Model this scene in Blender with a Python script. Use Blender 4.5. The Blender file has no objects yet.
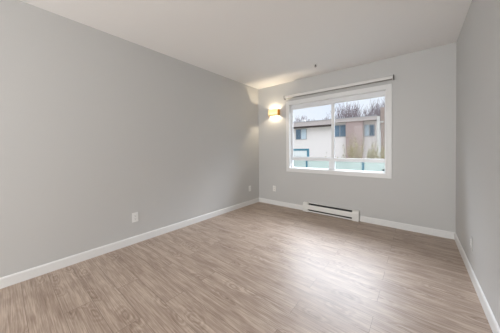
import bpy, bmesh, math, random
from mathutils import Vector, Matrix

random.seed(7)
scene = bpy.context.scene
COL = scene.collection

# ------------------------------------------------------------------ camera
cam_d = bpy.data.cameras.new('camera')
cam = bpy.data.objects.new('camera', cam_d)
COL.objects.link(cam)
F_PX, CAM, YAW, PIT, ROL = 204.2202, (2.6665, -3.5644, 1.1329), 0.6848, -0.0112, -0.0069
fw = Vector((-math.sin(YAW) * math.cos(PIT), math.cos(YAW) * math.cos(PIT), math.sin(PIT)))
r0 = Vector((math.cos(YAW), math.sin(YAW), 0))
u0 = r0.cross(fw)
rr = r0 * math.cos(ROL) + u0 * math.sin(ROL)
uu = -r0 * math.sin(ROL) + u0 * math.cos(ROL)
cam.matrix_world = Matrix(((rr.x, uu.x, -fw.x, CAM[0]), (rr.y, uu.y, -fw.y, CAM[1]),
                           (rr.z, uu.z, -fw.z, CAM[2]), (0, 0, 0, 1)))
cam_d.sensor_width = 36.0
cam_d.lens = F_PX / 500 * 36
cam_d.shift_y = -14.4908 / 500
cam_d.clip_start = 0.05
cam_d.clip_end = 300
scene.camera = cam

# ------------------------------------------------------------------ exposure
vs = scene.view_settings
vs.view_transform = 'Standard'
vs.look = 'None'
vs.gamma = 1
vs.use_curve_mapping = False
vs.exposure = 0.07

# ------------------------------------------------------------------ overcast sky
world = bpy.data.worlds.new('overcast_sky')
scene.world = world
world.use_nodes = True
wn, wl = world.node_tree.nodes, world.node_tree.links
wn.clear()
w_out = wn.new('ShaderNodeOutputWorld')
w_bg = wn.new('ShaderNodeBackground')
w_tc = wn.new('ShaderNodeTexCoord')
w_sep = wn.new('ShaderNodeSeparateXYZ')
w_asin = wn.new('ShaderNodeMath'); w_asin.operation = 'ARCSINE'
w_ramp = wn.new('ShaderNodeValToRGB')
w_noise = wn.new('ShaderNodeTexNoise'); w_noise.inputs['Scale'].default_value = 6; w_noise.inputs['Detail'].default_value = 4
w_mix = wn.new('ShaderNodeMixRGB'); w_mix.blend_type = 'MIX'
w_dot = wn.new('ShaderNodeVectorMath'); w_dot.operation = 'DOT_PRODUCT'   # bright sky lobe added above the view for the floor glow
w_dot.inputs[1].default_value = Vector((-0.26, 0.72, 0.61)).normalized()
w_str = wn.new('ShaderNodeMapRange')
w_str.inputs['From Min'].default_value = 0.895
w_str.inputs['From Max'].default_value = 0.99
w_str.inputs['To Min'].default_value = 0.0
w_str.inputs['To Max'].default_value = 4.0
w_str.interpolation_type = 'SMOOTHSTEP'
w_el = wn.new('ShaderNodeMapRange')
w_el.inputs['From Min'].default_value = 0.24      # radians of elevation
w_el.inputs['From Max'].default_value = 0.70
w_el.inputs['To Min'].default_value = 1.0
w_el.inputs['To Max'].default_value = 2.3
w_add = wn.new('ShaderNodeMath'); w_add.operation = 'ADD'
# extra brightness added to the unseen higher sky on the window side
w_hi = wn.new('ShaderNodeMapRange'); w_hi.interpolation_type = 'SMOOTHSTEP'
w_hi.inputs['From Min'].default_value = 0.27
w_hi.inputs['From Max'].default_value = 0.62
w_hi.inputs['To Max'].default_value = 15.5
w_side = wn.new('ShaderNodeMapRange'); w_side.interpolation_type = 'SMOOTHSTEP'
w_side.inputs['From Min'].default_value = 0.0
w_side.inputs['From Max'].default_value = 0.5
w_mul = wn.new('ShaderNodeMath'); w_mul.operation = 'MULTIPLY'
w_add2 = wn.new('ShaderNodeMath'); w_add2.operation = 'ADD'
w_ramp.color_ramp.elements[0].color = (0.93, 0.955, 1.0, 1)
w_ramp.color_ramp.elements[1].color = (0.74, 0.84, 1.0, 1)
wl.new(w_tc.outputs['Generated'], w_sep.inputs[0])
wl.new(w_sep.outputs['Z'], w_asin.inputs[0])
wl.new(w_asin.outputs[0], w_el.inputs['Value'])
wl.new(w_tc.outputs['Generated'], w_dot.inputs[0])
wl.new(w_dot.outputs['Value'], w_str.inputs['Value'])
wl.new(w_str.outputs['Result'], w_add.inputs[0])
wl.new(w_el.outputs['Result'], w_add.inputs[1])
wl.new(w_tc.outputs['Generated'], w_noise.inputs['Vector'])
wl.new(w_noise.outputs['Fac'], w_ramp.inputs['Fac'])
wl.new(w_ramp.outputs['Color'], w_bg.inputs['Color'])
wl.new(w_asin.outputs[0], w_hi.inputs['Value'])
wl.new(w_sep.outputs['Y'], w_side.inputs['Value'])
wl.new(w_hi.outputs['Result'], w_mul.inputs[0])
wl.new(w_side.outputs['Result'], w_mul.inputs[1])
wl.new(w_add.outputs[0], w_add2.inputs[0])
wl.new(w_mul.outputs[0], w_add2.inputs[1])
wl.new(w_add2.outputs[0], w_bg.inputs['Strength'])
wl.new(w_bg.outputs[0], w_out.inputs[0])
wn.remove(w_mix)

W, H, YR = 3.042, 2.44, -6.8      # room width, height, rear wall


def area_light(name, loc, direction, sx, sy, energy, color=(1, 1, 1)):
    d = bpy.data.lights.new(name, 'AREA')
    d.shape = 'RECTANGLE'
    d.size, d.size_y = sx, sy
    d.energy = energy
    d.color = color
    o = bpy.data.objects.new(name, d)
    COL.objects.link(o)
    o.location = loc
    o.rotation_euler = Vector(direction).to_track_quat('-Z', 'Z').to_euler()
    return o


# fill light added at the rear wall behind the camera, brightens the room
area_light('rear_fill_light', (1.45, YR + 0.05, 1.25), (0, 1, 0.24), 2.3, 2.1, 104, (0.99, 0.99, 0.985))
# portal guiding the sky light through the window
pl = area_light('window_portal', (1.535, 0.16, 1.385), (0, -1, 0), 1.58, 1.24, 1)
pl.data.cycles.is_portal = True


# ------------------------------------------------------------------ helpers
def principled(name, color=(0.8, 0.8, 0.8), rough=0.5, spec=0.5, metal=0.0, trans=0.0, alpha=1.0):
    m = bpy.data.materials.new(name)
    m.use_nodes = True
    b = m.node_tree.nodes['Principled BSDF']
    b.inputs['Base Color'].default_value = (*color, 1)
    b.inputs['Roughness'].default_value = rough
    b.inputs['Specular IOR Level'].default_value = spec
    b.inputs['Metallic'].default_value = metal
    b.inputs['Transmission Weight'].default_value = trans
    return m


def grain(m, scale=40, amt=0.06, bump=0.0, stretch=(1, 1, 1), coord='Object', detail=4):
    """procedural variation of the base colour (texture of the thing itself) and a fine bump"""
    nt = m.node_tree
    b = nt.nodes['Principled BSDF']
    col = tuple(b.inputs['Base Color'].default_value)
    tc = nt.nodes.new('ShaderNodeTexCoord')
    mp = nt.nodes.new('ShaderNodeMapping'); mp.inputs['Scale'].default_value = stretch
    nz = nt.nodes.new('ShaderNodeTexNoise')
    nz.inputs['Scale'].default_value = scale; nz.inputs['Detail'].default_value = detail
    rp = nt.nodes.new('ShaderNodeValToRGB')
    rp.color_ramp.elements[0].position = 0.3; rp.color_ramp.elements[1].position = 0.7
    rp.color_ramp.elements[0].color = (*[c * (1 - amt) for c in col[:3]], 1)
    rp.color_ramp.elements[1].color = (*[min(1, c * (1 + amt)) for c in col[:3]], 1)
    nt.links.new(tc.outputs[coord], mp.inputs[0])
    nt.links.new(mp.outputs[0], nz.inputs['Vector'])
    nt.links.new(nz.outputs['Fac'], rp.inputs[0])
    nt.links.new(rp.outputs[0], b.inputs['Base Color'])
    if bump:
        bp = nt.nodes.new('ShaderNodeBump')
        bp.inputs['Strength'].default_value = bump; bp.inputs['Distance'].default_value = 0.002
        nt.links.new(nz.outputs['Fac'], bp.inputs['Height'])
        nt.links.new(bp.outputs[0], b.inputs['Normal'])
    return m


def box(bm, x0, x1, y0, y1, z0, z1, bevel=0.0, seg=2):
    vs_ = [bm.verts.new(p) for p in ((x0, y0, z0), (x1, y0, z0), (x1, y1, z0), (x0, y1, z0),
                                     (x0, y0, z1), (x1, y0, z1), (x1, y1, z1), (x0, y1, z1))]
    fs = [bm.faces.new([vs_[i] for i in q]) for q in ((3, 2, 1, 0), (4, 5, 6, 7), (0, 1, 5, 4),
                                                      (1, 2, 6, 5), (2, 3, 7, 6), (3, 0, 4, 7))]
    if bevel:
        es = list({e for f in fs for e in f.edges})
        bmesh.ops.bevel(bm, geom=es, offset=bevel, segments=seg, affect='EDGES', profile=0.5)


def prism_x(bm, prof, x0, x1):
    """closed (y,z) profile swept along x"""
    a = [bm.verts.new((x0, y, z)) for y, z in prof]
    b = [bm.verts.new((x1, y, z)) for y, z in prof]
    n = len(prof)
    for i in range(n):
        j = (i + 1) % n
        bm.faces.new((a[i], a[j], b[j], b[i]))
    bm.faces.new(list(reversed(a)))
    bm.faces.new(b)


def cyl(bm, p0, p1, r0_, r1_=None, n=16, cap=True):
    r1_ = r0_ if r1_ is None else r1_
    p0, p1 = Vector(p0), Vector(p1)
    d = (p1 - p0).normalized()
    a = d.orthogonal().normalized(); b = d.cross(a)
    c0, c1 = [], []
    for i in range(n):
        t = 2 * math.pi * i / n
        v = a * math.cos(t) + b * math.sin(t)
        c0.append(bm.verts.new(p0 + v * r0_)); c1.append(bm.verts.new(p1 + v * r1_))
    for i in range(n):
        j = (i + 1) % n
        bm.faces.new((c0[i], c0[j], c1[j], c1[i]))
    if cap:
        bm.faces.new(list(reversed(c0))); bm.faces.new(c1)


def obj(name, bm, mat, parent=None, smooth=False):
    bmesh.ops.recalc_face_normals(bm, faces=bm.faces)
    me = bpy.data.meshes.new(name)
    bm.to_mesh(me); bm.free()
    me.materials.append(mat)
    if smooth:
        for p in me.polygons:
            p.use_smooth = True
    o = bpy.data.objects.new(name, me)
    COL.objects.link(o)
    o.parent = parent
    return o


def struct(name, bm, mat, **k):
    o = obj(name, bm, mat, **k)
    o['kind'] = 'structure'
    return o


def empty(name, loc=(0, 0, 0), rz=0.0):
    o = bpy.data.objects.new(name, None)
    COL.objects.link(o)
    o.empty_display_size = 0.1
    o.location = loc
    o.rotation_euler = (0, 0, rz)
    return o


def tag(o, label, cat, group=None, kind=None):
    o['label'] = label
    o['category'] = cat
    if group: o['group'] = group
    if kind: o['kind'] = kind
    return o


def bx(*a, **k):
    bm = bmesh.new()
    box(bm, *a, **k)
    return bm


# ------------------------------------------------------------------ materials
M_wall = grain(principled('wall_paint', (0.58, 0.577, 0.565), 0.5, 0.4), 180, 0.012, 0.12)
M_ceil = grain(principled('ceiling_paint', (0.90, 0.885, 0.865), 0.8, 0.2), 220, 0.012, 0.15)
M_trim = grain(principled('white_trim', (0.80, 0.80, 0.79), 0.35, 0.5), 60, 0.01)
M_vinyl = grain(principled('white_vinyl', (0.80, 0.81, 0.82), 0.3, 0.5), 60, 0.01)
M_plate = grain(principled('plate_plastic', (0.84, 0.84, 0.82), 0.3, 0.5), 60, 0.01)
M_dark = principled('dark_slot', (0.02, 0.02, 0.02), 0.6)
M_heater = grain(principled('heater_enamel', (0.80, 0.79, 0.76), 0.35, 0.5), 60, 0.01)
M_fin = grain(principled('heater_fins', (0.10, 0.10, 0.10), 0.5, 0.5, 0.6), 60, 0.05)
M_cass = grain(principled('shade_cassette', (0.78, 0.77, 0.75), 0.4, 0.5), 60, 0.01)
M_cap = grain(principled('bracket_metal', (0.16, 0.15, 0.14), 0.4, 0.5, 0.3), 60, 0.05)
M_teal = grain(principled('teal_powder_coat', (0.02, 0.115, 0.16), 0.4, 0.5), 30, 0.05)
M_brass = grain(principled('brass', (0.62, 0.42, 0.16), 0.3, 0.5, 0.9), 60, 0.05)


def floor_material():
    m = principled('laminate_planks', (0.4, 0.33, 0.28), 0.4, 0.5)
    nt = m.node_tree; N, L = nt.nodes, nt.links
    b = N['Principled BSDF']
    tc = N.new('ShaderNodeTexCoord')
    br = N.new('ShaderNodeTexBrick')
    br.offset = 0.37; br.offset_frequency = 2; br.squash = 1; br.squash_frequency = 1
    br.inputs['Scale'].default_value = 1
    br.inputs['Brick Width'].default_value = 1.22
    br.inputs['Row Height'].default_value = 0.165
    br.inputs['Mortar Size'].default_value = 0.0016
    br.inputs['Mortar Smooth'].default_value = 0.3
    br.inputs['Bias'].default_value = 0.0
    br.inputs['Color1'].default_value = (0, 0, 0, 1)
    br.inputs['Color2'].default_value = (1, 1, 1, 1)
    br.inputs['Mortar'].default_value = (0.5, 0.5, 0.5, 1)
    L.new(tc.outputs['Object'], br.inputs['Vector'])
    # per-plank shift of the grain pattern
    shift = N.new('ShaderNodeVectorMath'); shift.operation = 'MULTIPLY_ADD'
    shift.inputs[1].default_value = (17.3, 5.1, 31.7)
    L.new(br.outputs['Color'], shift.inputs[0]); L.new(tc.outputs['Object'], shift.inputs[2])
    # large lazy figure (knots and cathedral grain)
    warp = N.new('ShaderNodeTexNoise'); warp.inputs['Scale'].default_value = 2.6
    warp.inputs['Detail'].default_value = 3
    mw = N.new('ShaderNodeMapping'); mw.inputs['Scale'].default_value = (1.1, 5.0, 1)
    L.new(shift.outputs[0], mw.inputs[0]); L.new(mw.outputs[0], warp.inputs['Vector'])
    ring = N.new('ShaderNodeMath'); ring.operation = 'MULTIPLY'; ring.inputs[1].default_value = 26
    L.new(warp.outputs['Fac'], ring.inputs[0])
    sn = N.new('ShaderNodeMath'); sn.operation = 'SINE'; L.new(ring.outputs[0], sn.inputs[0])
    # fine fibres along x
    mf = N.new('ShaderNodeMapping'); mf.inputs['Scale'].default_value = (2.0, 75, 1)
    fine = N.new('ShaderNodeTexNoise'); fine.inputs['Scale'].default_value = 2.2
    fine.inputs['Detail'].default_value = 7; fine.inputs['Roughness'].default_value = 0.65
    L.new(shift.outputs[0], mf.inputs[0]); L.new(mf.outputs[0], fine.inputs['Vector'])
    mm = N.new('ShaderNodeMapping'); mm.inputs['Scale'].default_value = (1.5, 11, 1)
    mid = N.new('ShaderNodeTexNoise'); mid.inputs['Scale'].default_value = 1.7
    mid.inputs['Detail'].default_value = 4; mid.inputs['Distortion'].default_value = 0.7
    L.new(shift.outputs[0], mm.inputs[0]); L.new(mm.outputs[0], mid.inputs['Vector'])

    def madd(a, k, c):
        n = N.new('ShaderNodeMath'); n.operation = 'MULTIPLY_ADD'
        L.new(a, n.inputs[0]); n.inputs[1].default_value = k
        if isinstance(c, (int, float)): n.inputs[2].default_value = c
        else: L.new(c, n.inputs[2])
        return n.outputs[0]
    v = madd(fine.outputs['Fac'], 1.2, -0.22)
    v = madd(mid.outputs['Fac'], 0.55, v)
    v = madd(sn.outputs[0], 0.04, v)
    # scattered knots ringed by cathedral figure
    mk = N.new('ShaderNodeMapping'); mk.inputs['Scale'].default_value = (2.0, 5.6, 1)
    vo = N.new('ShaderNodeTexVoronoi'); vo.inputs['Scale'].default_value = 1.0
    vo.voronoi_dimensions = '2D'
    kw = N.new('ShaderNodeTexNoise'); kw.inputs['Scale'].default_value = 3.0
    kadd = N.new('ShaderNodeVectorMath'); kadd.operation = 'MULTIPLY_ADD'; kadd.inputs[1].default_value = (0.35, 0.35, 0.35)
    L.new(shift.outputs[0], mk.inputs[0]); L.new(mk.outputs[0], kw.inputs['Vector'])
    L.new(kw.outputs['Color'], kadd.inputs[0]); L.new(mk.outputs[0], kadd.inputs[2])
    L.new(kadd.outputs[0], vo.inputs['Vector'])
    km = N.new('ShaderNodeMapRange'); km.interpolation_type = 'SMOOTHSTEP'
    km.inputs['From Min'].default_value = 0.42; km.inputs['From Max'].default_value = 0.05
    L.new(vo.outputs['Distance'], km.inputs['Value'])
    kr = N.new('ShaderNodeMath'); kr.operation = 'MULTIPLY'; kr.inputs[1].default_value = 52
    ks = N.new('ShaderNodeMath'); ks.operation = 'SINE'
    kmul = N.new('ShaderNodeMath'); kmul.operation = 'MULTIPLY'
    L.new(vo.outputs['Distance'], kr.inputs[0]); L.new(kr.outputs[0], ks.inputs[0])
    L.new(ks.outputs[0], kmul.inputs[0]); L.new(km.outputs[0], kmul.inputs[1])
    v = madd(kmul.outputs[0], 0.11, v)
    v = madd(km.outputs[0], -0.05, v)
    sepc = N.new('ShaderNodeSeparateColor'); L.new(br.outputs['Color'], sepc.inputs[0])
    v = madd(sepc.outputs[0], 0.05, v)
    rp = N.new('ShaderNodeValToRGB')
    e = rp.color_ramp.elements
    e[0].position = 0.30; e[0].color = (0.20, 0.134, 0.093, 1)
    e[1].position = 1.05; e[1].color = (0.62, 0.51, 0.42, 1)
    k = rp.color_ramp.elements.new(0.62); k.color = (0.365, 0.275, 0.217, 1)
    L.new(v, rp.inputs[0])
    dark = N.new('ShaderNodeMixRGB'); dark.blend_type = 'MULTIPLY'
    dark.inputs[2].default_value = (0.50, 0.46, 0.43, 1)
    L.new(rp.outputs[0], dark.inputs[1]); L.new(br.outputs['Fac'], dark.inputs[0])
    L.new(dark.outputs[0], b.inputs['Base Color'])
    mr = N.new('ShaderNodeMapRange'); mr.inputs['To Min'].default_value = 0.36; mr.inputs['To Max'].default_value = 0.50
    L.new(fine.outputs['Fac'], mr.inputs['Value']); L.new(mr.outputs[0], b.inputs['Roughness'])
    bp = N.new('ShaderNodeBump'); bp.inputs['Strength'].default_value = 0.12; bp.inputs['Distance'].default_value = 0.001
    hh = N.new('ShaderNodeMath'); hh.operation = 'SUBTRACT'
    L.new(fine.outputs['Fac'], hh.inputs[0]); L.new(br.outputs['Fac'], hh.inputs[1])
    L.new(hh.outputs[0], bp.inputs['Height']); L.new(bp.outputs[0], b.inputs['Normal'])
    b.inputs['Specular IOR Level'].default_value = 0.6
    return m


def glass_material(name, tint=(1, 1, 1)):
    m = bpy.data.materials.new(name); m.use_nodes = True
    nt = m.node_tree; nt.nodes.clear()
    o = nt.nodes.new('ShaderNodeOutputMaterial')
    t = nt.nodes.new('ShaderNodeBsdfTransparent'); t.inputs[0].default_value = (*tint, 1)
    g = nt.nodes.new('ShaderNodeBsdfGlossy'); g.inputs['Roughness'].default_value = 0.02
    fr = nt.nodes.new('ShaderNodeFresnel'); fr.inputs[0].default_value = 1.15
    mx = nt.nodes.new('ShaderNodeMixShader')
    nt.links.new(fr.outputs[0], mx.inputs[0]); nt.links.new(t.outputs[0], mx.inputs[1])
    nt.links.new(g.outputs[0], mx.inputs[2]); nt.links.new(mx.outputs[0], o.inputs[0])
    return m


def frosted_material(name, color, k=0.5):
    m = bpy.data.materials.new(name); m.use_nodes = True
    nt = m.node_tree; nt.nodes.clear()
    o = nt.nodes.new('ShaderNodeOutputMaterial')
    t = nt.nodes.new('ShaderNodeBsdfTranslucent'); t.inputs[0].default_value = (*color, 1)
    d = nt.nodes.new('ShaderNodeBsdfDiffuse'); d.inputs[0].default_value = (*color, 1)
    nz = nt.nodes.new('ShaderNodeTexNoise'); nz.inputs['Scale'].default_value = 1.2
    rp = nt.nodes.new('ShaderNodeValToRGB')
    rp.color_ramp.elements[0].color = (*[c * 0.93 for c in color], 1)
    rp.color_ramp.elements[1].color = (*color, 1)
    nt.links.new(nz.outputs['Fac'], rp.inputs[0])
    nt.links.new(rp.outputs[0], t.inputs[0]); nt.links.new(rp.outputs[0], d.inputs[0])
    mx = nt.nodes.new('ShaderNodeMixShader'); mx.inputs[0].default_value = k
    nt.links.new(t.outputs[0], mx.inputs[1]); nt.links.new(d.outputs[0], mx.inputs[2])
    nt.links.new(mx.outputs[0], o.inputs[0])
    return m


def brick_material(name, c1, c2, mortar, scale=1.0):
    m = principled(name, c1, 0.85, 0.2)
    nt = m.node_tree
    tc = nt.nodes.new('ShaderNodeTexCoord')
    mp = nt.nodes.new('ShaderNodeMapping'); mp.inputs['Rotation'].default_value = (math.pi / 2, 0, 0)
    br = nt.nodes.new('ShaderNodeTexBrick')
    br.inputs['Scale'].default_value = scale
    br.inputs['Brick Width'].default_value = 0.22; br.inputs['Row Height'].default_value = 0.075
    br.inputs['Mortar Size'].default_value = 0.008
    br.inputs['Color1'].default_value = (*c1, 1); br.inputs['Color2'].default_value = (*c2, 1)
    br.inputs['Mortar'].default_value = (*mortar, 1)
    nt.links.new(tc.outputs['Object'], mp.inputs[0]); nt.links.new(mp.outputs[0], br.inputs['Vector'])
    nt.links.new(br.outputs['Color'], nt.nodes['Principled BSDF'].inputs['Base Color'])
    return m


# ------------------------------------------------------------------ room shell
OX0, OX1, OZ0, OZ1, WT = 0.745, 2.326, 0.765, 2.005, 0.16   # window opening
struct('floor', bx(-0.12, W + 0.12, YR - 0.12, 0.0, -0.1, 0.0), floor_material())
struct('ceiling', bx(-0.12, W + 0.12, YR - 0.12, WT, H, H + 0.12), M_ceil)
struct('wall_left', bx(-0.12, 0, YR, 0, 0, H), M_wall)
struct('wall_right', bx(W, W + 0.12, YR, 0, 0, H), M_wall)
bm = bmesh.new()
box(bm, -0.12, OX0, 0, WT, -0.1, H)
box(bm, OX1, W + 0.12, 0, WT, -0.1, H)
box(bm, OX0, OX1, 0, WT, -0.1, OZ0)
box(bm, OX0, OX1, 0, WT, OZ1, H)
struct('wall_back', bm, M_wall)
# rear wall behind the camera, wide opening made up for the fill light
bm = bmesh.new()
box(bm, -0.12, 0.30, YR - 0.12, YR, 0, H)
box(bm, 2.62, W + 0.12, YR - 0.12, YR, 0, H)
box(bm, 0.30, 2.62, YR - 0.12, YR, 2.32, H)
struct('wall_rear', bm, M_wall)

BH, BT = 0.088, 0.012


def base_profile(s=1):
    return [(0, 0), (-BT, 0), (-BT, BH - 0.012), (-BT + 0.004, BH - 0.003), (-BT + 0.008, BH), (0, BH)]


bm = bmesh.new()
prism_x(bm, base_profile(), 0.0, 1.045)
prism_x(bm, base_profile(), 1.975, W)
struct('baseboard_back', bm, M_trim)
for nm, mir in (('baseboard_left', False), ('baseboard_right', True)):
    bm = bmesh.new()
    a = [bm.verts.new(((W + y) if mir else -y, YR, z)) for y, z in base_profile()]
    b = [bm.verts.new(((W + y) if mir else -y, -BT, z)) for y, z in base_profile()]
    for i in range(len(a)):
        j = (i + 1) % len(a)
        bm.faces.new((a[i], a[j], b[j], b[i]))
    bm.faces.new(a); bm.faces.new(b)
    struct(nm, bm, M_trim)

# ------------------------------------------------------------------ window
win = empty('window_1', (0, 0, 0)); win['kind'] = 'structure'
bm = bmesh.new()   # flat casing around the opening, with a thin raised back edge
cx0, cx1, cz0, cz1, ct = 0.685, 2.390, 0.702, 2.065, 0.016
box(bm, cx0, OX0, -ct, -0.0005, cz0, cz1, 0.002, 1)
box(bm, OX1, cx1, -ct, -0.0005, cz0, cz1, 0.002, 1)
box(bm, OX0, OX1, -ct, -0.0005, OZ1, cz1, 0.002, 1)
box(bm, OX0, OX1, -ct, -0.0005, cz0, OZ0, 0.002, 1)
obj('window_casing', bm, M_trim, win)
bm = bmesh.new()   # jamb lining of the reveal
lt = 0.010
box(bm, OX0, OX0 + lt, -ct - 0.004, 0.07, OZ0, OZ1)
box(bm, OX1 - lt, OX1, -ct - 0.004, 0.07, OZ0, OZ1)
box(bm, OX0 + lt, OX1 - lt, -ct - 0.004, 0.07, OZ1 - lt, OZ1)
box(bm, OX0 + lt, OX1 - lt, -ct - 0.010, 0.07, OZ0, OZ0 + lt)
obj('jamb_lining', bm, M_trim, win)
FY0, FY1 = 0.068, 0.135
gx0, gx1, gz1 = 0.763, 2.296, 1.926
bm = bmesh.new()
box(bm, OX0, gx0, FY0, FY1, OZ0, OZ1, 0.003, 1)
box(bm, gx1, OX1, FY0, FY1, OZ0, OZ1, 0.003, 1)
box(bm, gx0, gx1, FY0, FY1, gz1, OZ1, 0.003, 1)
box(bm, gx0, gx1, FY0, FY1, OZ0, OZ0 + 0.020, 0.003, 1)
obj('window_frame', bm, M_vinyl, win)
obj('cross_rail', bx(gx0, gx1, FY0 - 0.006, FY1 - 0.01, 0.922, 0.978, bevel=0.003, seg=1), M_vinyl, win)
# sliding sash on the left: narrow stiles and rails, meeting stile at mid window
SX = 1.545
bm = bmesh.new()
box(bm, gx0, gx0 + 0.016, FY0 + 0.008, FY1 - 0.03, 0.978, gz1, 0.002, 1)
box(bm, SX - 0.024, SX + 0.024, FY0 - 0.002, FY1 - 0.03, 0.978, gz1, 0.002, 1)
box(bm, gx0 + 0.016, SX - 0.024, FY0 + 0.008, FY1 - 0.03, 0.978, 0.990, 0.002, 1)
box(bm, gx0 + 0.016, SX - 0.024, FY0 + 0.008, FY1 - 0.03, gz1 - 0.014, gz1, 0.002, 1)
obj('sliding_sash', bm, M_vinyl, win)
obj('lower_mullion', bx(1.475, 1.572, FY0 + 0.004, FY1 - 0.01, OZ0 + 0.02, 0.922, bevel=0.003, seg=1), M_vinyl, win)
M_glass = glass_material('window_glass', (0.985, 0.99, 0.99))
obj('pane', bx(gx0 + 0.014, SX - 0.02, 0.094, 0.098, 0.988, gz1 - 0.01), M_glass, win)
obj('pane', bx(SX + 0.02, gx1 + 0.002, 0.108, 0.112, 0.976, gz1 + 0.002), M_glass, win)
obj('pane', bx(gx0 - 0.002, 1.477, 0.108, 0.112, OZ0 + 0.018, 0.924), M_glass, win)
obj('pane', bx(1.570, gx1 + 0.002, 0.108, 0.112, OZ0 + 0.018, 0.924), M_glass, win)
bm = bmesh.new()
box(bm, 2.262, 2.288, 0.090, 0.1075, 0.800, 0.826, 0.003, 1)
lt_ = obj('window_latch', bm, M_dark, win); lt_['label'] = 'small black latch in the lower right corner'

# ------------------------------------------------------------------ roller shade above the window
rs = empty('roller_shade', (1.548, -0.04, 2.14))
tag(rs, 'long white roller shade cassette fully raised above the window, with dark end brackets', 'window shade')
ox, oy, oz = rs.location


def shifted(bm, o):
    bmesh.ops.translate(bm, verts=bm.verts, vec=(-o[0], -o[1], -o[2]))
    return bm


bm = bmesh.new()
prism_x(bm, [(-0.001, 2.118), (-0.001, 2.170), (-0.048, 2.170), (-0.060, 2.164), (-0.066, 2.152),
             (-0.066, 2.128), (-0.060, 2.120), (-0.056, 2.120), (-0.056, 2.126), (-0.012, 2.126), (-0.012, 2.118)],
        0.676, 2.404)
obj('cassette', shifted(bm, rs.location), M_cass, rs)
bm = bmesh.new(); cyl(bm, (0.70, -0.034, 2.130), (2.395, -0.034, 2.130), 0.017, n=20)
obj('roller_tube', shifted(bm, rs.location), principled('shade_fabric_roll', (0.30, 0.29, 0.27), 0.8), rs, True)
for x0, x1 in ((0.660, 0.676), (2.404, 2.420)):
    bm = bx(x0 + 0.004, x1 - 0.004, -0.068, -0.001, 2.108, 2.176, bevel=0.004)
    c = obj('end_bracket', shifted(bm, rs.location), M_cap, rs); c['label'] = 'dark end bracket'

# ------------------------------------------------------------------ sconce
SCX, SCZ = 0.425, 1.872
sc = empty('wall_sconce', (SCX, 0, SCZ))
tag(sc, 'lit wall sconce with creamy box shade and brass edges left of the window', 'wall lamp')
obj('back_plate', bx(-0.06, 0.06, -0.012, -0.0005, -0.05, 0.05, bevel=0.003), M_brass, sc)


def shade_material():
    m = bpy.data.materials.new('glowing_sconce_shade'); m.use_nodes = True
    nt = m.node_tree; nt.nodes.clear()
    o = nt.nodes.new('ShaderNodeOutputMaterial')
    t = nt.nodes.new('ShaderNodeBsdfTranslucent'); t.inputs[0].default_value = (0.95, 0.88, 0.68, 1)
    d = nt.nodes.new('ShaderNodeBsdfDiffuse'); d.inputs[0].default_value = (0.90, 0.84, 0.70, 1)
    mx = nt.nodes.new('ShaderNodeMixShader'); mx.inputs[0].default_value = 0.5
    e = nt.nodes.new('ShaderNodeEmission'); e.inputs[0].default_value = (1.0, 0.80, 0.42, 1); e.inputs[1].default_value = 0.0
    ad = nt.nodes.new('ShaderNodeAddShader')
    nt.links.new(t.outputs[0], mx.inputs[1]); nt.links.new(d.outputs[0], mx.inputs[2])
    nt.links.new(mx.outputs[0], ad.inputs[0]); nt.links.new(e.outputs[0], ad.inputs[1])
    nt.links.new(ad.outputs[0], o.inputs[0])
    return m


M_shade = shade_material()
M_amber = frosted_material('amber_glass', (0.62, 0.40, 0.10), 0.5)
sw, sh, sd = 0.112, 0.064, 0.095      # half width, half height, depth
bm = bmesh.new()   # three sided wrap with rounded corners, open above and below
path = [(-sw, -0.004)]
for i in range(7):
    a = math.pi + i / 6 * math.pi / 2
    path.append((-sw + 0.02 + 0.02 * math.cos(a), -sd + 0.02 + 0.02 * math.sin(a)))
for i in range(7):
    a = 1.5 * math.pi + i / 6 * math.pi / 2
    path.append((sw - 0.02 + 0.02 * math.cos(a), -sd + 0.02 + 0.02 * math.sin(a)))
path.append((sw, -0.004))
lo = [bm.verts.new((x, y, -sh)) for x, y in path]
hi = [bm.verts.new((x, y, sh)) for x, y in path]
for i in range(len(path) - 1):
    bm.faces.new((lo[i], lo[i + 1], hi[i + 1], hi[i]))
shd = obj('lamp_shade', bm, M_shade, sc, True)
so = shd.modifiers.new('thick', 'SOLIDIFY'); so.thickness = 0.003; so.offset = -1
for zz in (-sh, sh):
    for s in (1,):
        bm = bmesh.new()
        pp = [(x * 1.012, y * 1.02) for x, y in path]
        for i in range(len(pp) - 1):
            (xa, ya), (xb, yb) = pp[i], pp[i + 1]
            cyl(bm, (xa, ya, zz), (xb, yb, zz), 0.003, n=6)
        obj('shade_rim', bm, M_brass, sc, True)
for xx in (-sw - 0.001, sw + 0.001):
    bm = bx(xx - 0.002, xx + 0.002, -sd + 0.014, -0.001, -sh, sh)
    obj('side_plate', bm, M_amber, sc)
bm = bmesh.new(); bmesh.ops.create_uvsphere(bm, u_segments=16, v_segments=10, radius=0.011)
bmesh.ops.translate(bm, verts=bm.verts, vec=(0, -0.048, 0))
mb = bpy.data.materials.new('lit_bulb'); mb.use_nodes = True
bb = mb.node_tree.nodes['Principled BSDF']
bb.inputs['Emission Color'].default_value = (1, 0.85, 0.62, 1); bb.inputs['Emission Strength'].default_value = 1800
obj('bulb', bm, mb, sc, True)
bm = bmesh.new(); cyl(bm, (0, -0.012, 0), (0, -0.030, 0), 0.012)
obj('bulb_socket', bm, M_brass, sc, True)
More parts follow.
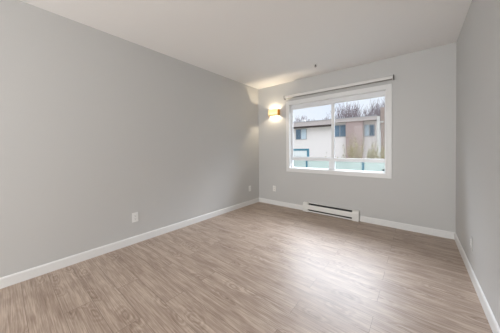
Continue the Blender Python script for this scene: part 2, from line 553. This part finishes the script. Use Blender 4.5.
# ------------------------------------------------------------------ baseboard heater
ht = empty('baseboard_heater', (1.51, 0, 0))
tag(ht, 'long white electric baseboard heater with dark slots below the window', 'heater')
hx = 0.462
bm = bmesh.new()   # body: back panel, sloped top lip and front cover leaving two slots
prism_x(bm, [(-0.001, 0.004), (-0.001, 0.162), (-0.030, 0.162), (-0.030, 0.157), (-0.006, 0.157), (-0.006, 0.009),
             (-0.050, 0.009), (-0.050, 0.004)], -hx + 0.012, hx - 0.012)
prism_x(bm, [(-0.060, 0.134), (-0.063, 0.130), (-0.067, 0.112), (-0.068, 0.060), (-0.066, 0.052), (-0.062, 0.052),
             (-0.063, 0.112), (-0.058, 0.130)], -hx + 0.012, hx - 0.012)
prism_x(bm, [(-0.050, 0.004), (-0.066, 0.010), (-0.066, 0.030), (-0.062, 0.030), (-0.062, 0.012), (-0.050, 0.008)],
        -hx + 0.012, hx - 0.012)
obj('heater_body', bm, M_heater, ht)
for s in (-1, 1):
    bm = bmesh.new()
    xa, xb = sorted((s * (hx - 0.095), s * hx))
    prism_x(bm, [(-0.001, 0.002), (-0.001, 0.164), (-0.036, 0.164), (-0.055, 0.150), (-0.069, 0.120), (-0.070, 0.006),
                 (-0.066, 0.002)], xa, xb)
    obj('end_cap', bm, M_heater, ht)
bm = bmesh.new()
for i in range(110):
    x = -0.40 + i * 0.8 / 109
    box(bm, x - 0.0006, x + 0.0006, -0.052, -0.010, 0.035, 0.130)
cyl(bm, (-0.41, -0.03, 0.08), (0.41, -0.03, 0.08), 0.006, n=8)
obj('heating_fins', bm, M_fin, ht)
obj('inner_shadow_plate', bx(-hx + 0.05, hx - 0.05, -0.0095, -0.0065, 0.012, 0.154), M_dark, ht).name = 'slot_shade_plate'  # dark plate standing in for the shade inside the slots

# ------------------------------------------------------------------ outlets
def make_outlet():
    r = empty('wall_outlet')
    bm = bx(-0.036, 0.036, -0.006, -0.0005, -0.058, 0.058, bevel=0.0025)
    obj('cover_plate', bm, M_plate, r)
    for s in (-1, 1):
        bm = bmesh.new()
        cyl(bm, (0, -0.0055, s * 0.0195), (0, -0.0085, s * 0.0195), 0.0165, n=24)
        k = obj('receptacle', bm, M_plate, r)
        bm = bmesh.new()
        box(bm, -0.0075, -0.0055, -0.0090, -0.0084, s * 0.0195 - 0.003, s * 0.0195 + 0.006)
        box(bm, 0.0055, 0.0075, -0.0090, -0.0084, s * 0.0195 - 0.003, s * 0.0195 + 0.006)
        cyl(bm, (0, -0.0084, s * 0.0195 - 0.009), (0, -0.0090, s * 0.0195 - 0.009), 0.0025, n=10)
        obj('slots', bm, M_dark, k)
    bm = bmesh.new(); cyl(bm, (0, -0.0058, 0), (0, -0.0070, 0), 0.003, n=10)
    obj('screw', bm, M_cass, r)
    return r


def copy_tree(o, parent=None):
    c = o.copy(); COL.objects.link(c); c.parent = parent
    for ch in list(o.children):
        copy_tree(ch, c)
    return c


GO = 'wall outlets low on the walls'
proto = make_outlet()
spots = [((0.0, -2.530, 0.318), -math.pi / 2 + math.pi, 'white wall outlet on the left wall nearest the camera'),
         ((0.0, -0.317, 0.334), math.pi / 2, 'small white outlet at the far end of the left wall, by the corner'),
         ((0.400, 0.0, 0.332), 0.0, 'white outlet on the window wall between corner and baseboard heater'),
         ((W, -0.965, 0.300), -math.pi / 2, 'faint outlet with wall coloured plate low on the right wall')]
for i, (loc, rz, lab) in enumerate(spots):
    o = proto if i == 0 else copy_tree(proto)
    o.location = loc; o.rotation_euler = (0, 0, rz)
    tag(o, lab, 'outlet', GO)
    if i == 3:      # this cover plate is painted over in the wall colour
        for ch in o.children:
            if ch.name.startswith('cover_plate'):
                ch.material_slots[0].link = 'OBJECT'; ch.material_slots[0].material = M_wall

# ------------------------------------------------------------------ ceiling sprinkler
sp = empty('fire_sprinkler', (1.455, -0.469, H))
tag(sp, 'small dark fire sprinkler head hanging from the white ceiling', 'sprinkler')
bm = bmesh.new(); cyl(bm, (0, 0, -0.0005), (0, 0, -0.006), 0.034, 0.028, n=28)
obj('escutcheon', bm, M_ceil, sp, False)
bm = bmesh.new()
cyl(bm, (0, 0, -0.006), (0, 0, -0.018), 0.011, 0.009, n=16)
for s in (-1, 1):
    cyl(bm, (s * 0.010, 0, -0.016), (s * 0.012, 0, -0.026), 0.003, n=8)
    cyl(bm, (s * 0.012, 0, -0.026), (0, 0, -0.034), 0.003, n=8)
obj('sprinkler_frame', bm, M_cap, sp, True)
bm = bmesh.new(); cyl(bm, (0, 0, -0.034), (0, 0, -0.037), 0.013, n=20)
obj('deflector', bm, M_cap, sp)

# ------------------------------------------------------------------ balcony outside
M_conc = grain(principled('balcony_concrete', (0.20, 0.20, 0.195), 0.85, 0.2), 25, 0.12, 0.2)
struct('trim_1', bx(-2.4, 4.4, WT, 1.42, -0.30, -0.12), M_conc).name = 'balcony_slab'
M_frost = frosted_material('frosted_green_glass', (0.40, 0.465, 0.425), 0.985)
rl = empty('balcony_railing', (1.16, 1.30, -0.12))
tag(rl, 'low balcony railing with teal posts and frosted green glass panels outside window', 'railing')
for x in (-0.72, 0.53, 1.785, 3.035):
    obj('post', shifted(bx(x - 0.02, x + 0.02, 1.28, 1.32, -0.12, 0.86, bevel=0.003, seg=1), rl.location), M_teal, rl)
obj('top_rail', shifted(bx(-2.0, 3.9, 1.275, 1.325, 0.86, 0.905, bevel=0.004, seg=1), rl.location), M_teal, rl)
for a, b in ((-1.96, -0.745), (-0.695, 0.505), (0.555, 1.760), (1.81, 3.01), (3.06, 3.86)):
    obj('glass_panel', shifted(bx(a, b, 1.296, 1.304, -0.04, 0.858), rl.location), M_frost, rl)
ps = empty('privacy_screen', (-0.1, 1.36, -0.12))
tag(ps, 'tall pale privacy screen with teal frame behind the low railing at left', 'screen')
bm = bmesh.new()
box(bm, 0.515, 0.565, 1.34, 1.38, -0.12, 1.15, 0.003, 1)
box(bm, -0.95, -0.90, 1.34, 1.38, -0.12, 1.15, 0.003, 1)
box(bm, -0.90, 0.515, 1.34, 1.38, 1.10, 1.15, 0.003, 1)
obj('screen_frame', shifted(bm, ps.location), M_teal, ps)
obj('screen_panel', shifted(bx(-0.90, 0.515, 1.355, 1.363, -0.05, 1.10), ps.location),
    frosted_material('frosted_pale_glass', (0.56, 0.57, 0.545), 0.98), ps)

# ------------------------------------------------------------------ ground outside
M_ground = grain(principled('lawn', (0.20, 0.19, 0.155), 0.95, 0.1), 3, 0.35, 0.5)
g = struct('ground', bx(-70, 60, 0.3, 110, -3.3, -3.0), M_ground); g.name = 'outside_ground'

# ------------------------------------------------------------------ building across the way
BA = math.radians(5.251)
bd = empty('apartment_building', (-8.407, 17.979, -3.0), BA)
tag(bd, 'two storey apartment building with cream stucco and pinkish brick, flat roof', 'building')
Z = 3.0   # local z = world z + 3
M_cream = grain(principled('cream_stucco', (0.82, 0.765, 0.735), 0.9, 0.15), 12, 0.03, 0.3)
M_brick = brick_material('pinkish_brick', (0.42, 0.315, 0.295), (0.35, 0.26, 0.245), (0.45, 0.37, 0.345))
M_brick2 = brick_material('brown_brick', (0.30, 0.23, 0.20), (0.36, 0.28, 0.24), (0.40, 0.35, 0.31))
M_fascia = grain(principled('grey_fascia', (0.50, 0.44, 0.42), 0.7, 0.2), 5, 0.04)
M_white = grain(principled('white_painted_wood', (0.56, 0.54, 0.51), 0.6, 0.3), 8, 0.02)
M_bg = grain(principled('blue_window_glass', (0.10, 0.17, 0.24), 0.12, 0.8), 0.9, 0.3)
M_curt = grain(principled('pale_curtain', (0.55, 0.64, 0.70), 0.8, 0.2), 3, 0.08, stretch=(8, 1, 0.2))
M_frame = grain(principled('grey_window_frame', (0.36, 0.36, 0.37), 0.5), 10, 0.03)

bm = bmesh.new()
box(bm, -7, 5.55, 0.55, 6.0, 0, 6.75)
box(bm, 7.05, 8.2, 0.70, 6.0, 0, 6.86)
box(bm, 4.2, 5.55, 0.55, 6.0, 6.75, 6.86)
obj('stucco_wall', bm, M_cream, bd)
obj('brick_pier', bx(5.55, 7.05, 0.0, 6.0, 0, 6.86), M_brick, bd)
bm = bmesh.new()
box(bm, -7.4, 4.2, -0.12, 6.6, 6.72, 7.20)
box(bm, 4.2, 8.2, -0.12, 6.6, 6.86, 7.20)
obj('roof_fascia', bm, M_fascia, bd)
obj('soffit', bx(-7.35, 4.2, -0.09, 0.55, 6.58, 6.72), principled('soffit_eave_shade', (0.07, 0.055, 0.05), 0.8, 0.2), bd)  # shade under the eave is put into this dark colour
obj('roof_cap', bx(-7.5, 8.25, -0.18, 6.7, 7.20, 7.25), M_frame, bd)


def b_window(x0, x1, z0, z1, y, curtain=None):
    bm = bmesh.new()
    t = 0.06
    xm = (x0 + x1) / 2
    box(bm, x0, x0 + t, y - 0.05, y + 0.04, z0, z1); box(bm, x1 - t, x1, y - 0.05, y + 0.04, z0, z1)
    box(bm, x0 + t, x1 - t, y - 0.05, y + 0.04, z0, z0 + t); box(bm, x0 + t, x1 - t, y - 0.05, y + 0.04, z1 - t, z1)
    box(bm, xm - t / 2, xm + t / 2, y - 0.05, y + 0.04, z0 + t, z1 - t)
    f = obj('window', bm, M_frame, bd)
    obj('window_glass', bx(x0 + t, xm - t / 2, y - 0.03, y - 0.01, z0 + t, z1 - t), M_bg if curtain != 'left' else M_curt, f)
    obj('window_glass', bx(xm + t / 2, x1 - t, y - 0.03, y - 0.01, z0 + t, z1 - t), M_curt if curtain == 'right' else M_bg, f)
    return f


b_window(0.07, 1.38, 2.27 + Z, 3.50 + Z, 0.54, 'right')
b_window(4.30, 5.53, 2.40 + Z, 3.66 + Z, 0.54)
b_window(7.12, 8.02, 2.36 + Z, 3.52 + Z, 0.69, 'left')
b_window(-3.6, -2.3, 2.27 + Z, 3.50 + Z, 0.54, 'right')
b_window(0.07, 1.38, -1.5 + Z, -0.2 + Z, 0.54)
b_window(4.30, 5.53, -1.5 + Z, -0.2 + Z, 0.54)
bm = bmesh.new(); box(bm, 8.22, 8.46, -0.22, 0.02, 0, 7.15)
box(bm, 8.46, 8.75, -0.16, -0.06, 6.55, 6.68)
obj('white_post', bm, M_white, bd)
obj('brick_wing', bx(8.5, 15.0, 0.05, 6.0, 0, 7.55), M_brick2, bd)
obj('wing_parapet', bx(8.5, 15.1, 0.0, 6.1, 7.55, 7.95), M_brick2, bd)
obj('roof_vent', bx(0.45, 0.85, 1.5, 1.9, 7.25, 7.72), M_white, bd)

# ------------------------------------------------------------------ plants outside
M_bark = grain(principled('grey_bark', (0.17, 0.15, 0.15), 0.95, 0.1), 8, 0.2)
M_twig = grain(principled('thin_twigs', (0.20, 0.17, 0.18), 0.95, 0.1), 8, 0.15)
M_leaf = grain(principled('olive_leaves', (0.24, 0.215, 0.11), 0.8, 0.2), 2, 0.3)
M_stem = grain(principled('shrub_stems', (0.26, 0.20, 0.14), 0.9, 0.1), 5, 0.2)


def branches(rng, start, direction, length, rad, depth, out, spread=0.5, n_kids=4):
    """recursive list of tapered segments (p0,p1,r0,r1,depth)"""
    p = Vector(start); d = Vector(direction).normalized()
    segs = 3
    for i in range(segs):
        d2 = (d + Vector((rng.uniform(-1, 1), rng.uniform(-1, 1), rng.uniform(-0.2, 0.6))) * 0.16).normalized()
        q = p + d2 * length / segs
        ra, rb = rad * (1 - i / segs * 0.5), rad * (1 - (i + 1) / segs * 0.5)
        out.append((p.copy(), q.copy(), ra, rb, depth))
        if depth > 0:
            for _ in range(max(1, n_kids // 2 if i < segs - 1 else n_kids)):
                a = rng.uniform(0, 2 * math.pi)
                side = Vector((math.cos(a), math.sin(a), 0.25))
                kd = (d2 + side * spread * rng.uniform(0.6, 1.3)).normalized()
                branches(rng, q, kd, length * rng.uniform(0.5, 0.72), rb * 0.62, depth - 1, out, spread, n_kids)
        p, d = q, d2


def tube_mesh(segs, n=4):
    bm = bmesh.new()
    for p0, p1, ra, rb, _ in segs:
        cyl(bm, p0, p1, ra, rb, n=n, cap=False)
    return bm


def bare_tree(x, y, height, label, seed, kids=4):
    rng = random.Random(seed)
    r = empty('bare_tree', (x, y, -3.0))
    tag(r, label, 'tree', 'bare winter trees behind the building')
    trunk_h = height * 0.38
    bm = bmesh.new(); cyl(bm, (0, 0, 0), (0.03, 0, trunk_h * 1.15), height * 0.017, height * 0.012, n=9)
    obj('trunk', bm, M_bark, r, True)
    out = []
    for k in range(8):
        a = k / 8 * 2 * math.pi + rng.uniform(-0.3, 0.3)
        branches(rng, (0.05, 0, trunk_h - 0.05 * k), (math.cos(a) * 0.5, math.sin(a) * 0.5, 1), height * 0.29, height * 0.012, 2, out, 0.85, kids)
    out = [(a, b, max(ra, 0.016), max(rb, 0.012), d) for a, b, ra, rb, d in out]
    fit(out, height, height * 0.40)
    bm = tube_mesh(out)
    obj('branches', bm, M_twig, r)
    return r


def fit(segs, height, width):
    """bring a branching to its real height and crown width"""
    top = max(s[1].z for s in segs)
    rad = max(math.hypot(s[1].x, s[1].y) for s in segs)
    kz, kr = height / top, min(height / top, width / 2 / rad)
    for i, (a, b, ra, rb, d) in enumerate(segs):
        segs[i] = (Vector((a.x * kr, a.y * kr, a.z * kz)), Vector((b.x * kr, b.y * kr, b.z * kz)), ra, rb, d)


def shrub(x, y, height, width, label, seed):
    rng = random.Random(seed)
    r = empty('twiggy_shrub', (x, y, -3.0))
    tag(r, label, 'shrub', 'twiggy shrubs in front of the building')
    out = []
    for k in range(9):
        a = rng.uniform(0, 2 * math.pi); s = rng.uniform(0.1, 0.9) * width / height
        branches(rng, (math.cos(a) * 0.1, math.sin(a) * 0.1, 0), (math.cos(a) * s, math.sin(a) * s, 1), height * rng.uniform(0.50, 0.62), 0.022, 2, out, 0.35, 3)
    fit(out, height, width)
    obj('stems', tube_mesh(out, 3), M_stem, r)
    bm = bmesh.new()
    tips = [s for s in out if s[4] == 0]
    for s in tips:
        for _ in range(2):
            c = s[0].lerp(s[1], rng.random()) + Vector((rng.uniform(-.05, .05), rng.uniform(-.05, .05), rng.uniform(-.05, .05)))
            u = Vector((rng.uniform(-1, 1), rng.uniform(-1, 1), rng.uniform(-1, 1))).normalized()
            v = u.orthogonal().normalized()
            L_ = rng.uniform(0.035, 0.06)
            vv = [bm.verts.new(c + u * L_), bm.verts.new(c + v * L_ * 0.45), bm.verts.new(c - u * L_), bm.verts.new(c - v * L_ * 0.45)]
            bm.faces.new(vv)
    obj('leaves', bm, M_leaf, r)
    return r


def world_at(px, depth):
    """ground position seen at picture column px, depth metres in front of the camera"""
    d = fw + rr * ((px - 250) / F_PX)
    p = Vector(CAM) + d * depth
    return p.x, p.y


trees = [(300, 37, 10.4, 'low bare tree crown above the roof at far left of the window'),
         (309, 45, 11.0, 'small bare tree above the roof just right of the roof vent'),
         (327, 34, 9.6, 'bare tree rising over the roof left of the meeting stile'),
         (341, 31, 11.2, 'round bare tree crown just right of the meeting stile'),
         (353.5, 39, 13.2, 'bare tree standing above the brick pier'),
         (364, 31, 10.4, 'thin bare tree above the recessed bay window'),
         (374, 46, 15.4, 'tall bare tree above the white post'),
         (386, 31, 12.4, 'tallest bare tree at the right edge of the window')]
for i, (px, dep, h_, lab) in enumerate(trees):
    x, y = world_at(px, dep)
    bare_tree(x, y, h_, lab, 40 + i)
shrubs = [(328, 15.5, 3.9, 0.8, 'small twiggy shrub at the foot of the cream wall by the stile'),
          (339.5, 14.0, 3.8, 1.2, 'low olive shrub below the middle window of the building'),
          (352, 13, 5.3, 1.7, 'tall yellowish shrub in front of the brick pier'),
          (371, 14, 4.7, 1.1, 'sparse shrub in front of the recessed bay'),
          (384, 12.5, 4.6, 1.3, 'leafy olive shrub at the right edge of the window')]
for i, (px, dep, h_, w_, lab) in enumerate(shrubs):
    x, y = world_at(px, dep)
    shrub(x, y, h_, w_, lab, 80 + i)
